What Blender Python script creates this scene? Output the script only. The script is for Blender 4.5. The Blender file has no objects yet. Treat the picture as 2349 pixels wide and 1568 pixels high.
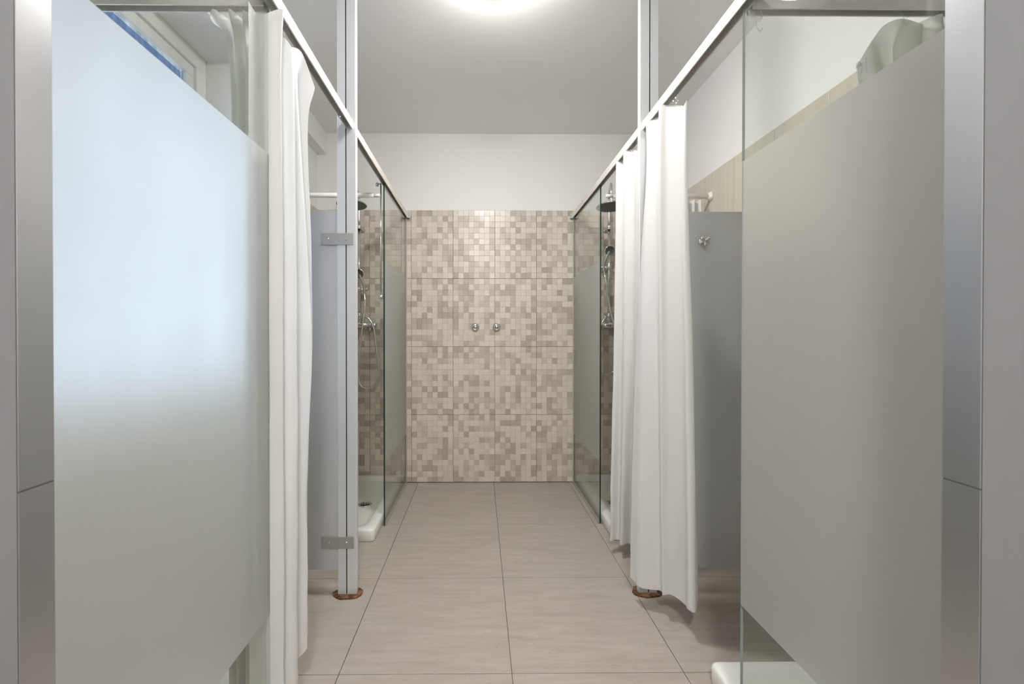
import bpy, bmesh, math, random
from mathutils import Vector, Matrix, noise

random.seed(7)
S = bpy.context.scene
COL = S.collection

# ------------------------------------------------------------------ camera, sky, sun, exposure
FPX = 1005.0                                   # focal length in pixels of the 2349 px wide frame
cam_d = bpy.data.cameras.new('camera')
cam = bpy.data.objects.new('camera', cam_d)
COL.objects.link(cam)
cam_d.sensor_width = 36.0
cam_d.lens = 36.0 * FPX / 2349.0
cam_d.clip_start = 0.02
cam_d.shift_x = (1174.5 - 1109.0) / 2349.0
cam_d.shift_y = (774.0 - 784.0) / 2349.0
cam.location = (0.0, 0.0, 1.175)
cam.rotation_euler = (math.radians(90 - 0.35), 0, math.radians(-0.5))
cam_d.dof.use_dof = True
cam_d.dof.focus_distance = 2.4
cam_d.dof.aperture_fstop = 6.3
S.camera = cam

world = bpy.data.worlds.new('sky')
S.world = world
world.use_nodes = True
wt = world.node_tree
sky = wt.nodes.new('ShaderNodeTexSky')
sky.sky_type = 'NISHITA'
sky.sun_disc = False
sky.sun_elevation = math.radians(42)
sky.sun_rotation = math.radians(270)
sky.ozone_density = 4.0
sky.dust_density = 0.4
wt.links.new(sky.outputs[0], wt.nodes['Background'].inputs[0])
wt.nodes['Background'].inputs[1].default_value = 0.036

sun_d = bpy.data.lights.new('sun', 'SUN')
sun_d.energy = 3.4
sun_d.color = (1.0, 0.97, 0.93)
sun_d.angle = math.radians(0.6)
sun = bpy.data.objects.new('sun', sun_d)
COL.objects.link(sun)
sun.rotation_euler = (0, math.radians(48), math.radians(8))   # shines from +x down towards -x
LAMP_STRENGTH = 35.0
FILL_LAMP_STRENGTH = 60.0  # added lamp behind the camera

S.view_settings.view_transform = 'Standard'
S.view_settings.look = 'None'
S.view_settings.gamma = 1.0
S.view_settings.use_curve_mapping = False
S.view_settings.exposure = 1.83
S.cycles.max_bounces = 8
S.cycles.diffuse_bounces = 5
S.cycles.glossy_bounces = 3
S.cycles.transmission_bounces = 4
S.cycles.transparent_max_bounces = 16
S.cycles.caustics_reflective = False
S.cycles.caustics_refractive = False
S.cycles.sample_clamp_indirect = 6.0
S.cycles.use_denoising = True
S.cycles.use_light_tree = False
S.cycles.use_adaptive_sampling = True
S.cycles.adaptive_threshold = 0.03

# ------------------------------------------------------------------ helpers
def srgb(r, g, b):
    f = lambda c: (c / 255 / 12.92) if c / 255 <= 0.04045 else ((c / 255 + 0.055) / 1.055) ** 2.4
    return (f(r), f(g), f(b), 1.0)

def nmat(name):
    m = bpy.data.materials.new(name)
    m.use_nodes = True
    nt = m.node_tree
    nt.nodes.clear()
    out = nt.nodes.new('ShaderNodeOutputMaterial')
    return m, nt, out

def N(nt, t, **kw):
    n = nt.nodes.new(t)
    for k, v in kw.items():
        setattr(n, k, v)
    return n

def pmat(name, col, rough=0.5, metal=0.0, spec=0.5, var=0.06, scale=(8, 8, 8), bump=0.0, bscale=60, rvar=0.0, detail=4):
    """Principled material with procedural colour variation, gloss variation and fine relief."""
    m, nt, out = nmat(name)
    p = N(nt, 'ShaderNodeBsdfPrincipled')
    g = N(nt, 'ShaderNodeNewGeometry')
    mp = N(nt, 'ShaderNodeMapping')
    mp.inputs['Scale'].default_value = scale
    nt.links.new(g.outputs['Position'], mp.inputs['Vector'])
    nz = N(nt, 'ShaderNodeTexNoise')
    nz.inputs['Scale'].default_value = 1.0
    nz.inputs['Detail'].default_value = detail
    nt.links.new(mp.outputs[0], nz.inputs['Vector'])
    rmp = N(nt, 'ShaderNodeValToRGB')
    e = rmp.color_ramp.elements
    e[0].position, e[1].position = 0.3, 0.7
    e[0].color = tuple(c * (1 - var) for c in col[:3]) + (1,)
    e[1].color = tuple(min(1, c * (1 + var)) for c in col[:3]) + (1,)
    nt.links.new(nz.outputs[0], rmp.inputs[0])
    nt.links.new(rmp.outputs[0], p.inputs['Base Color'])
    p.inputs['Metallic'].default_value = metal
    p.inputs['Specular IOR Level'].default_value = spec
    p.inputs['Roughness'].default_value = rough
    if rvar:
        mr = N(nt, 'ShaderNodeMapRange')
        mr.inputs[3].default_value = max(0.02, rough - rvar)
        mr.inputs[4].default_value = rough + rvar
        nt.links.new(nz.outputs[0], mr.inputs[0])
        nt.links.new(mr.outputs[0], p.inputs['Roughness'])
    if bump:
        n2 = N(nt, 'ShaderNodeTexNoise')
        n2.inputs['Scale'].default_value = bscale
        nt.links.new(g.outputs['Position'], n2.inputs['Vector'])
        b = N(nt, 'ShaderNodeBump')
        b.inputs['Strength'].default_value = bump
        b.inputs['Distance'].default_value = 0.002
        nt.links.new(n2.outputs[0], b.inputs['Height'])
        nt.links.new(b.outputs[0], p.inputs['Normal'])
    nt.links.new(p.outputs[0], out.inputs[0])
    return m

M = {}
M['paint'] = pmat('white_paint', (0.85, 0.84, 0.825), 0.6, var=0.015, scale=(2, 2, 2), bump=0.05, bscale=90)
M['ceiling'] = pmat('ceiling_paint', (0.89, 0.885, 0.875), 0.5, var=0.015, scale=(2, 2, 2), bump=0.05, bscale=70)
M['entry'] = pmat('entry_wall_paint', (0.165, 0.168, 0.178), 0.45, var=0.02, scale=(3, 3, 3))
M['jamb'] = pmat('polished_steel_jamb', (0.53, 0.535, 0.55), 0.30, metal=1.0, var=0.04, scale=(5, 5, 2), rvar=0.04)
M['cream_tile'] = pmat('cream_wall_tile', (0.60, 0.565, 0.47), 0.22, var=0.05, scale=(3, 40, 1.5))
M['grout'] = pmat('grout', (0.26, 0.22, 0.17), 0.85, var=0.15, scale=(30, 30, 30))
M['alu'] = pmat('satin_aluminium', (0.72, 0.74, 0.76), 0.38, metal=0.3, var=0.03, scale=(4, 4, 0.7), rvar=0.05)
M['groove'] = pmat('dark_groove', (0.05, 0.05, 0.055), 0.7)
M['rail'] = pmat('rail_aluminium', (0.80, 0.775, 0.73), 0.42, metal=0.35, var=0.05, scale=(50, 6, 50))
M['steel'] = pmat('bracket_steel', (0.46, 0.46, 0.45), 0.42, metal=0.6, var=0.04)
M['chrome'] = pmat('chrome', (0.70, 0.70, 0.70), 0.10, metal=1.0, var=0.03, scale=(20, 20, 20), rvar=0.03)
M['dark_rubber'] = pmat('dark_nozzle_face', (0.13, 0.14, 0.13), 0.5, var=0.1, scale=(60, 60, 60))
M['panel'] = pmat('grey_laminate', (0.50, 0.508, 0.52), 0.42, var=0.02, scale=(2, 2, 2), bump=0.03, bscale=300)
M['porcelain'] = pmat('white_porcelain', (0.83, 0.83, 0.80), 0.16, spec=0.6, var=0.015)
M['white_plastic'] = pmat('white_plastic', (0.84, 0.83, 0.81), 0.3, var=0.02)
M['window_frame'] = pmat('window_frame', (0.80, 0.80, 0.79), 0.35, var=0.03)
M['bounce_wall'] = pmat('bounce_wall_render', (0.70, 0.755, 0.84), 0.8, var=0.06, scale=(1, 1, 1))  # bluish, so the daylight it bounces in has a blue cast
M['ground'] = pmat('bounce_paving', (0.72, 0.73, 0.75), 0.9, var=0.1, scale=(1, 1, 1))  # kept pale to bounce daylight up to the ceiling
M['silicone'] = pmat('grey_silicone', (0.35, 0.35, 0.31), 0.6, var=0.1, scale=(20, 20, 20))

def floor_mat():
    m, nt, out = nmat('stone_look_floor_tile')
    p = N(nt, 'ShaderNodeBsdfPrincipled')
    g = N(nt, 'ShaderNodeNewGeometry')
    oi = N(nt, 'ShaderNodeObjectInfo')
    add = N(nt, 'ShaderNodeVectorMath', operation='MULTIPLY_ADD')
    add.inputs[1].default_value = (1, 1, 1)
    sc = N(nt, 'ShaderNodeVectorMath', operation='SCALE')
    sc.inputs['Scale'].default_value = 9.0
    cmb = N(nt, 'ShaderNodeCombineXYZ')
    for i in range(3):
        nt.links.new(oi.outputs['Random'], cmb.inputs[i])
    nt.links.new(cmb.outputs[0], sc.inputs[0])
    nt.links.new(g.outputs['Position'], add.inputs[0])
    nt.links.new(sc.outputs[0], add.inputs[2])
    mp = N(nt, 'ShaderNodeMapping')
    mp.inputs['Scale'].default_value = (4.5, 34.0, 4.5)
    nt.links.new(add.outputs[0], mp.inputs['Vector'])
    n1 = N(nt, 'ShaderNodeTexNoise')
    n1.inputs['Scale'].default_value = 1.0
    n1.inputs['Detail'].default_value = 9.0
    n1.inputs['Roughness'].default_value = 0.68
    n1.inputs['Distortion'].default_value = 0.5
    nt.links.new(mp.outputs[0], n1.inputs['Vector'])
    r = N(nt, 'ShaderNodeValToRGB')
    e = r.color_ramp.elements
    e[0].position, e[0].color = 0.12, (0.297, 0.266, 0.230, 1)
    e[1].position, e[1].color = 0.86, (0.515, 0.472, 0.423, 1)
    x = e.new(0.45); x.color = (0.401, 0.362, 0.318, 1)
    x = e.new(0.56); x.color = (0.421, 0.383, 0.339, 1)
    nt.links.new(n1.outputs[0], r.inputs[0])
    n2 = N(nt, 'ShaderNodeTexNoise')                       # small specks
    n2.inputs['Scale'].default_value = 130
    nt.links.new(g.outputs['Position'], n2.inputs['Vector'])
    r2 = N(nt, 'ShaderNodeValToRGB')
    r2.color_ramp.elements[0].position, r2.color_ramp.elements[0].color = 0.28, (0.75, 0.74, 0.72, 1)
    r2.color_ramp.elements[1].position, r2.color_ramp.elements[1].color = 0.36, (1, 1, 1, 1)
    nt.links.new(n2.outputs[0], r2.inputs[0])
    mx = N(nt, 'ShaderNodeMix', data_type='RGBA', blend_type='MULTIPLY')
    mx.inputs[0].default_value = 1.0
    nt.links.new(r.outputs[0], mx.inputs[6])
    nt.links.new(r2.outputs[0], mx.inputs[7])
    nt.links.new(mx.outputs[2], p.inputs['Base Color'])
    p.inputs['Roughness'].default_value = 0.42
    p.inputs['Specular IOR Level'].default_value = 0.35
    nt.links.new(p.outputs[0], out.inputs[0])
    return m
M['floor'] = floor_mat()

def mosaic_mat():
    m, nt, out = nmat('glazed_mosaic')
    p = N(nt, 'ShaderNodeBsdfPrincipled')
    a = N(nt, 'ShaderNodeAttribute', attribute_name='tone')
    r = N(nt, 'ShaderNodeValToRGB')
    e = r.color_ramp.elements
    e[0].position, e[0].color = 0.0, (0.456, 0.406, 0.342, 1)
    e[1].position, e[1].color = 1.0, (0.758, 0.696, 0.612, 1)
    x = e.new(0.33); x.color = (0.541, 0.487, 0.414, 1)
    x = e.new(0.66); x.color = (0.673, 0.615, 0.534, 1)
    nt.links.new(a.outputs['Fac'], r.inputs[0])
    g = N(nt, 'ShaderNodeNewGeometry')
    n1 = N(nt, 'ShaderNodeTexNoise')
    n1.inputs['Scale'].default_value = 55
    n1.inputs['Detail'].default_value = 5
    nt.links.new(g.outputs['Position'], n1.inputs['Vector'])
    r2 = N(nt, 'ShaderNodeValToRGB')
    r2.color_ramp.elements[0].position, r2.color_ramp.elements[0].color = 0.3, (0.93, 0.92, 0.91, 1)
    r2.color_ramp.elements[1].position, r2.color_ramp.elements[1].color = 0.7, (1, 1, 1, 1)
    nt.links.new(n1.outputs[0], r2.inputs[0])
    mx = N(nt, 'ShaderNodeMix', data_type='RGBA', blend_type='MULTIPLY')
    mx.inputs[0].default_value = 1.0
    nt.links.new(r.outputs[0], mx.inputs[6]); nt.links.new(r2.outputs[0], mx.inputs[7])
    nt.links.new(mx.outputs[2], p.inputs['Base Color'])
    p.inputs['Roughness'].default_value = 0.24
    b = N(nt, 'ShaderNodeBump')
    b.inputs['Strength'].default_value = 0.12
    b.inputs['Distance'].default_value = 0.002
    nt.links.new(n1.outputs[0], b.inputs['Height']); nt.links.new(b.outputs[0], p.inputs['Normal'])
    nt.links.new(p.outputs[0], out.inputs[0])
    return m
M['mosaic'] = mosaic_mat()

def fresnel_fac(nt, f0=0.04, gain=1.0):
    lw = N(nt, 'ShaderNodeLayerWeight')
    lw.inputs[0].default_value = 0.5
    pw = N(nt, 'ShaderNodeMath', operation='POWER'); pw.inputs[1].default_value = 5.0
    nt.links.new(lw.outputs['Facing'], pw.inputs[0])
    ma = N(nt, 'ShaderNodeMath', operation='MULTIPLY_ADD')
    ma.inputs[1].default_value = (1 - f0) * gain; ma.inputs[2].default_value = f0
    nt.links.new(pw.outputs[0], ma.inputs[0])
    return ma

def glass_mat(name, tint, f0=0.04):
    m, nt, out = nmat(name)
    t = N(nt, 'ShaderNodeBsdfTransparent'); t.inputs[0].default_value = tint
    gl = N(nt, 'ShaderNodeBsdfGlossy'); gl.inputs['Roughness'].default_value = 0.01
    mx = N(nt, 'ShaderNodeMixShader')
    nt.links.new(fresnel_fac(nt, f0).outputs[0], mx.inputs[0])
    nt.links.new(t.outputs[0], mx.inputs[1]); nt.links.new(gl.outputs[0], mx.inputs[2])
    nt.links.new(mx.outputs[0], out.inputs[0])
    return m
M['glass'] = glass_mat('clear_glass', (0.945, 0.965, 0.95, 1))
M['hook_plastic'] = glass_mat('clear_plastic', (0.985, 0.985, 0.985, 1), 0.16)

def glass_edge_mat():
    m, nt, out = nmat('green_glass_edge')
    p = N(nt, 'ShaderNodeBsdfPrincipled')
    g = N(nt, 'ShaderNodeNewGeometry')
    nz = N(nt, 'ShaderNodeTexNoise'); nz.inputs['Scale'].default_value = 9
    nt.links.new(g.outputs['Position'], nz.inputs['Vector'])
    r = N(nt, 'ShaderNodeValToRGB')
    r.color_ramp.elements[0].color = (0.003, 0.022, 0.015, 1)
    r.color_ramp.elements[1].color = (0.008, 0.05, 0.034, 1)
    nt.links.new(nz.outputs[0], r.inputs[0]); nt.links.new(r.outputs[0], p.inputs['Base Color'])
    p.inputs['Roughness'].default_value = 0.25
    nt.links.new(p.outputs[0], out.inputs[0])
    return m
M['glass_edge'] = glass_edge_mat()
M['glass_edge_pale'] = pmat('pale_glass_edge', (0.42, 0.47, 0.44), 0.25, var=0.1)

def frost_mat():
    m, nt, out = nmat('frosted_glass')
    tl = N(nt, 'ShaderNodeBsdfTranslucent'); tl.inputs[0].default_value = (0.97, 0.975, 0.96, 1)
    rf = N(nt, 'ShaderNodeBsdfRefraction'); rf.inputs[0].default_value = (0.97, 0.975, 0.96, 1)
    rf.inputs['Roughness'].default_value = 0.70; rf.inputs['IOR'].default_value = 1.28
    df = N(nt, 'ShaderNodeBsdfDiffuse'); df.inputs[0].default_value = (0.87, 0.87, 0.85, 1)
    g = N(nt, 'ShaderNodeNewGeometry')
    mp = N(nt, 'ShaderNodeMapping'); mp.inputs['Scale'].default_value = (10, 10, 1.2)
    nt.links.new(g.outputs['Position'], mp.inputs[0])
    nz = N(nt, 'ShaderNodeTexNoise'); nz.inputs['Scale'].default_value = 1.0; nz.inputs['Detail'].default_value = 5
    nt.links.new(mp.outputs[0], nz.inputs[0])
    mr = N(nt, 'ShaderNodeMapRange')
    mr.inputs[1].default_value = 0.3; mr.inputs[2].default_value = 0.7
    mr.inputs[3].default_value = 0.44; mr.inputs[4].default_value = 0.54
    nt.links.new(nz.outputs[0], mr.inputs[0])
    m1 = N(nt, 'ShaderNodeMixShader')
    nt.links.new(mr.outputs[0], m1.inputs[0])
    nt.links.new(tl.outputs[0], m1.inputs[1]); nt.links.new(rf.outputs[0], m1.inputs[2])
    m2 = N(nt, 'ShaderNodeMixShader'); m2.inputs[0].default_value = 0.74
    nt.links.new(df.outputs[0], m2.inputs[1]); nt.links.new(m1.outputs[0], m2.inputs[2])
    nt.links.new(m2.outputs[0], out.inputs[0])
    return m
M['frost'] = frost_mat()

def window_glass_mat():
    m, nt, out = nmat('textured_privacy_glass')
    t = N(nt, 'ShaderNodeBsdfTransparent')
    g = N(nt, 'ShaderNodeNewGeometry')
    mp = N(nt, 'ShaderNodeMapping'); mp.inputs['Scale'].default_value = (30, 60, 14)
    nt.links.new(g.outputs['Position'], mp.inputs[0])
    nz = N(nt, 'ShaderNodeTexNoise'); nz.inputs['Scale'].default_value = 1.0; nz.inputs['Detail'].default_value = 6
    nt.links.new(mp.outputs[0], nz.inputs[0])
    r = N(nt, 'ShaderNodeValToRGB')
    r.color_ramp.elements[0].position, r.color_ramp.elements[0].color = 0.32, (0.55, 0.63, 0.70, 1)
    r.color_ramp.elements[1].position, r.color_ramp.elements[1].color = 0.66, (0.97, 0.98, 1.0, 1)
    nt.links.new(nz.outputs[0], r.inputs[0]); nt.links.new(r.outputs[0], t.inputs[0])
    gl = N(nt, 'ShaderNodeBsdfGlossy'); gl.inputs['Roughness'].default_value = 0.15
    mx = N(nt, 'ShaderNodeMixShader')
    nt.links.new(fresnel_fac(nt, 0.05).outputs[0], mx.inputs[0])
    nt.links.new(t.outputs[0], mx.inputs[1]); nt.links.new(gl.outputs[0], mx.inputs[2])
    nt.links.new(mx.outputs[0], out.inputs[0])
    return m
M['window_glass'] = window_glass_mat()

def cloth_mat(name, c, trans=0.35, stain=False):
    m, nt, out = nmat(name)
    g = N(nt, 'ShaderNodeNewGeometry')
    nz = N(nt, 'ShaderNodeTexNoise'); nz.inputs['Scale'].default_value = 6; nz.inputs['Detail'].default_value = 5
    nt.links.new(g.outputs['Position'], nz.inputs[0])
    r = N(nt, 'ShaderNodeValToRGB')
    r.color_ramp.elements[0].position, r.color_ramp.elements[0].color = 0.3, tuple(v * 0.97 for v in c) + (1,)
    r.color_ramp.elements[1].position, r.color_ramp.elements[1].color = 0.7, tuple(c) + (1,)
    nt.links.new(nz.outputs[0], r.inputs[0])
    colsock = r.outputs[0]
    if stain:                                            # rusty streaks near the hem
        sx = N(nt, 'ShaderNodeSeparateXYZ'); nt.links.new(g.outputs['Position'], sx.inputs[0])
        mp = N(nt, 'ShaderNodeMapping'); mp.inputs['Scale'].default_value = (55, 55, 5)
        nt.links.new(g.outputs['Position'], mp.inputs[0])
        n3 = N(nt, 'ShaderNodeTexNoise'); n3.inputs['Scale'].default_value = 1.0; n3.inputs['Detail'].default_value = 3
        nt.links.new(mp.outputs[0], n3.inputs[0])
        r3 = N(nt, 'ShaderNodeMapRange'); r3.inputs[1].default_value = 0.66; r3.inputs[2].default_value = 0.74
        nt.links.new(n3.outputs[0], r3.inputs[0])
        hz = N(nt, 'ShaderNodeMapRange'); hz.inputs[1].default_value = 0.26; hz.inputs[2].default_value = 0.12
        nt.links.new(sx.outputs[2], hz.inputs[0])
        ml = N(nt, 'ShaderNodeMath', operation='MULTIPLY'); nt.links.new(r3.outputs[0], ml.inputs[0]); nt.links.new(hz.outputs[0], ml.inputs[1])
        m5 = N(nt, 'ShaderNodeMath', operation='MULTIPLY'); nt.links.new(ml.outputs[0], m5.inputs[0]); m5.inputs[1].default_value = 0.7
        mc = N(nt, 'ShaderNodeMix', data_type='RGBA'); nt.links.new(m5.outputs[0], mc.inputs[0])
        nt.links.new(colsock, mc.inputs[6]); mc.inputs[7].default_value = (0.52, 0.33, 0.13, 1)
        colsock = mc.outputs[2]
    d = N(nt, 'ShaderNodeBsdfPrincipled'); d.inputs['Roughness'].default_value = 0.5
    d.inputs['Specular IOR Level'].default_value = 0.3
    tl = N(nt, 'ShaderNodeBsdfTranslucent')
    nt.links.new(colsock, d.inputs['Base Color']); nt.links.new(colsock, tl.inputs[0])
    mx = N(nt, 'ShaderNodeMixShader'); mx.inputs[0].default_value = trans
    nt.links.new(d.outputs[0], mx.inputs[1]); nt.links.new(tl.outputs[0], mx.inputs[2])
    nt.links.new(mx.outputs[0], out.inputs[0])
    return m
M['cloth'] = cloth_mat('white_curtain_cloth', (0.87, 0.865, 0.85))
M['cloth_stained'] = cloth_mat('white_curtain_cloth_rust_marked', (0.87, 0.865, 0.85), stain=True)
M['cloth_grey'] = cloth_mat('off_white_vinyl', (0.84, 0.84, 0.80), 0.45)

def rust_mat():
    m, nt, out = nmat('rusted_steel')
    p = N(nt, 'ShaderNodeBsdfPrincipled')
    g = N(nt, 'ShaderNodeNewGeometry')
    nz = N(nt, 'ShaderNodeTexNoise'); nz.inputs['Scale'].default_value = 45; nz.inputs['Detail'].default_value = 6
    nt.links.new(g.outputs['Position'], nz.inputs[0])
    r = N(nt, 'ShaderNodeValToRGB')
    r.color_ramp.elements[0].position, r.color_ramp.elements[0].color = 0.35, (0.045, 0.017, 0.008, 1)
    r.color_ramp.elements[1].position, r.color_ramp.elements[1].color = 0.72, (0.33, 0.16, 0.075, 1)
    nt.links.new(nz.outputs[0], r.inputs[0]); nt.links.new(r.outputs[0], p.inputs['Base Color'])
    p.inputs['Roughness'].default_value = 0.85
    b = N(nt, 'ShaderNodeBump'); b.inputs['Strength'].default_value = 0.5; b.inputs['Distance'].default_value = 0.002
    nt.links.new(nz.outputs[0], b.inputs['Height']); nt.links.new(b.outputs[0], p.inputs['Normal'])
    nt.links.new(p.outputs[0], out.inputs[0])
    return m
M['rust'] = rust_mat()

def lamp_mat(name, strength):
    m, nt, out = nmat(name)
    e = N(nt, 'ShaderNodeEmission')
    e.inputs[0].default_value = (1.0, 0.975, 0.94, 1)
    e.inputs[1].default_value = strength
    nt.links.new(e.outputs[0], out.inputs[0])
    return m
M['lamp'] = lamp_mat('lit_opal_diffuser', LAMP_STRENGTH)
M['lamp_added'] = lamp_mat('added_lamp_diffuser', FILL_LAMP_STRENGTH)

# mesh building ----------------------------------------------------
def box(bm, x0, x1, y0, y1, z0, z1, mi=0, bev=0.0):
    v = [bm.verts.new((x, y, z)) for z in (z0, z1) for y in (y0, y1) for x in (x0, x1)]
    fs = [(0, 2, 3, 1), (4, 5, 7, 6), (0, 1, 5, 4), (2, 6, 7, 3), (0, 4, 6, 2), (1, 3, 7, 5)]
    out = []
    for f in fs:
        q = bm.faces.new([v[i] for i in f]); q.material_index = mi; out.append(q)
    if bev:
        es = list({e for f in out for e in f.edges})
        bmesh.ops.bevel(bm, geom=es, offset=bev, segments=2, profile=0.5, affect='EDGES', clamp_overlap=True)
    return out

def lathe(bm, prof, mat=Matrix(), seg=20, mi=0):
    """prof: list of (radius, z) ; closed with caps where radius is 0."""
    rings = []
    for r, z in prof:
        if r < 1e-6:
            rings.append([bm.verts.new(mat @ Vector((0, 0, z)))])
        else:
            rings.append([bm.verts.new(mat @ Vector((r * math.cos(2 * math.pi * k / seg), r * math.sin(2 * math.pi * k / seg), z))) for k in range(seg)])
    for a, b in zip(rings, rings[1:]):
        for k in range(seg):
            k2 = (k + 1) % seg
            if len(a) == 1 and len(b) == 1:
                continue
            if len(a) == 1:
                f = bm.faces.new((a[0], b[k2], b[k]))
            elif len(b) == 1:
                f = bm.faces.new((a[k], a[k2], b[0]))
            else:
                f = bm.faces.new((a[k], a[k2], b[k2], b[k]))
            f.material_index = mi; f.smooth = True

def catmull(pts, sub):
    pts = [Vector(p) for p in pts]
    if len(pts) < 3:
        return pts
    P = [2 * pts[0] - pts[1]] + pts + [2 * pts[-1] - pts[-2]]
    out = []
    for i in range(1, len(P) - 2):
        for s in range(sub):
            t = s / sub
            a, b, c, d = P[i - 1], P[i], P[i + 1], P[i + 2]
            out.append(0.5 * ((2 * b) + (c - a) * t + (2 * a - 5 * b + 4 * c - d) * t * t + (3 * b - a - 3 * c + d) * t ** 3))
    out.append(pts[-1])
    return out

def tube(bm, pts, r, seg=10, smooth_sub=0, mi=0, radii=None):
    P = catmull(pts, smooth_sub) if smooth_sub else [Vector(p) for p in pts]
    up = Vector((0, 0, 1))
    prev = None
    rings = []
    for i, p in enumerate(P):
        t = (P[min(i + 1, len(P) - 1)] - P[max(i - 1, 0)]).normalized()
        if prev is None:
            u = t.cross(up)
            if u.length < 1e-3:
                u = t.cross(Vector((1, 0, 0)))
        else:
            u = prev - t * prev.dot(t)
        u.normalize(); prev = u
        w = t.cross(u)
        rr = radii[i] if radii else r
        rings.append([bm.verts.new(p + rr * (math.cos(2 * math.pi * k / seg) * u + math.sin(2 * math.pi * k / seg) * w)) for k in range(seg)])
    for a, b in zip(rings, rings[1:]):
        for k in range(seg):
            f = bm.faces.new((a[k], a[(k + 1) % seg], b[(k + 1) % seg], b[k])); f.smooth = True; f.material_index = mi
    for rg in (rings[0][::-1], rings[-1]):
        f = bm.faces.new(rg); f.material_index = mi

def prism(bm, poly, axis, a, b, mi=0):
    """extrude a 2D polygon along an axis ('x','y','z') from a to b"""
    def mk(p, t):
        return {'x': (t, p[0], p[1]), 'y': (p[0], t, p[1]), 'z': (p[0], p[1], t)}[axis]
    A = [bm.verts.new(mk(p, a)) for p in poly]
    B = [bm.verts.new(mk(p, b)) for p in poly]
    n = len(poly)
    fs = [bm.faces.new(A[::-1]), bm.faces.new(B)]
    for k in range(n):
        fs.append(bm.faces.new((A[k], A[(k + 1) % n], B[(k + 1) % n], B[k])))
    for f in fs:
        f.material_index = mi
    return fs

def mesh_from(name, bm, mats):
    bmesh.ops.recalc_face_normals(bm, faces=bm.faces)
    me = bpy.data.meshes.new(name)
    bm.to_mesh(me); bm.free()
    for m in (mats if isinstance(mats, (list, tuple)) else [mats]):
        me.materials.append(M[m] if isinstance(m, str) else m)
    return me

def obj(name, bm, mats, parent=None, loc=None):
    me = bm if isinstance(bm, bpy.types.Mesh) else mesh_from(name, bm, mats)
    o = bpy.data.objects.new(name, me)
    COL.objects.link(o)
    if loc is not None:
        o.location = loc
    if parent is not None:
        o.parent = parent
        o.matrix_parent_inverse = Matrix.Translation(parent.location).inverted()
    return o

def tag(o, label, cat, group=None, kind=None):
    o['label'] = label; o['category'] = cat
    if group: o['group'] = group
    if kind: o['kind'] = kind
    return o

def thing(name, loc, label, cat, group=None, kind=None):
    o = bpy.data.objects.new(name, None)
    o.empty_display_size = 0.05
    COL.objects.link(o); o.location = loc
    return tag(o, label, cat, group, kind)

def B():
    return bmesh.new()

def bx(name, mats, parent, *a, bev=0.0):
    bm = B(); box(bm, *a, bev=bev)
    return obj(name, bm, mats, parent)

# ------------------------------------------------------------------ room dimensions (metres)
XL, XR = -1.275, 1.413          # side walls (tile face)
YB = 3.484                      # back wall tile face
ZC = 2.77                       # ceiling
GL, GR = -0.585, 0.750          # glass / rail planes either side of the aisle
Y0, Y1 = 0.5635, 0.612          # entry wall
TZ, TW = 0.541, 0.331           # wall tile pitch
TOP = 4 * TZ                    # tiled height
RZ0, RZ1 = 2.10, 2.138          # rail
EY = -1.7                       # rear of the entry room
EXL, EXR = XL - .008, XR + .008

# ------------------------------------------------------------------ structure
bm = B(); box(bm, EXL - .1, EXR + .1, EY - .1, YB + .2, -0.2, -0.008)
fl = tag(obj('floor', bm, 'grout'), 'beige stone-look floor of large square tiles with thin dark joints', 'floor', kind='structure')
xj = [0.112 + 0.6 * k for k in range(-4, 5)]
yj = [0.314 + 0.6 * k for k in range(-4, 7)]
for i in range(len(xj) - 1):
    for j in range(len(yj) - 1):
        a, b = max(xj[i], EXL), min(xj[i + 1], EXR)
        c, d = max(yj[j], EY), min(yj[j + 1], YB + 0.004)
        if b - a < 0.02 or d - c < 0.02:
            continue
        bx('floor_tile', 'floor', fl, a + .0012, b - .0012, c + .0012, d - .0012, -0.008, 0.0, bev=0.0008)

bm = B(); box(bm, EXL - .209, EXR + .2, EY - .1, YB + .2, ZC, ZC + 0.12)
tag(obj('ceiling', bm, 'ceiling'), 'plain smooth off-white ceiling above the aisle', 'ceiling', kind='structure')

# back wall with mosaic tiles
bm = B()
box(bm, XL - .3, XR + .3, YB + 0.010, YB + 0.2, -0.1, ZC)
box(bm, XL - .02, XR + .02, YB + 0.003, YB + 0.02, TOP, ZC, 1)
wb = tag(obj('wall_back', bm, ['grout', 'paint']), 'back wall tiled in beige mosaic below and painted white above', 'wall', kind='structure')

rt = random.Random(21)
def chip(bm, cx, cz, w, h, y, lay, tone, tx=0.0, tz=0.0):
    g = 0.0002; b = 0.0011
    f0 = [(-w / 2 + g, -h / 2 + g), (w / 2 - g, -h / 2 + g), (w / 2 - g, h / 2 - g), (-w / 2 + g, h / 2 - g)]
    f1 = [(p[0] - math.copysign(b, p[0]), p[1] - math.copysign(b, p[1])) for p in f0]
    back = [bm.verts.new((cx + p[0], YB + 0.005, cz + p[1])) for p in f0]
    mid = [bm.verts.new((cx + p[0], y + b * 0.6, cz + p[1])) for p in f0]
    top = [bm.verts.new((cx + p[0], y + p[0] * tx + p[1] * tz, cz + p[1])) for p in f1]
    fs = [bm.faces.new(top)]
    for k in range(4):
        k2 = (k + 1) % 4
        fs.append(bm.faces.new((mid[k], mid[k2], top[k2], top[k])))
        fs.append(bm.faces.new((back[k], back[k2], mid[k2], mid[k])))
    for f in fs:
        f[lay] = tone
def tone():
    u = rt.random()
    base = 0.88 if u < 0.40 else (0.68 if u < 0.62 else (0.42 if u < 0.84 else 0.12))
    return min(1, max(0, base + rt.uniform(-0.09, 0.09)))
xt = [0.121 + TW * k for k in range(-5, 5)]
single = {(4, 3), (5, 3), (4, 2)}
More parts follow.
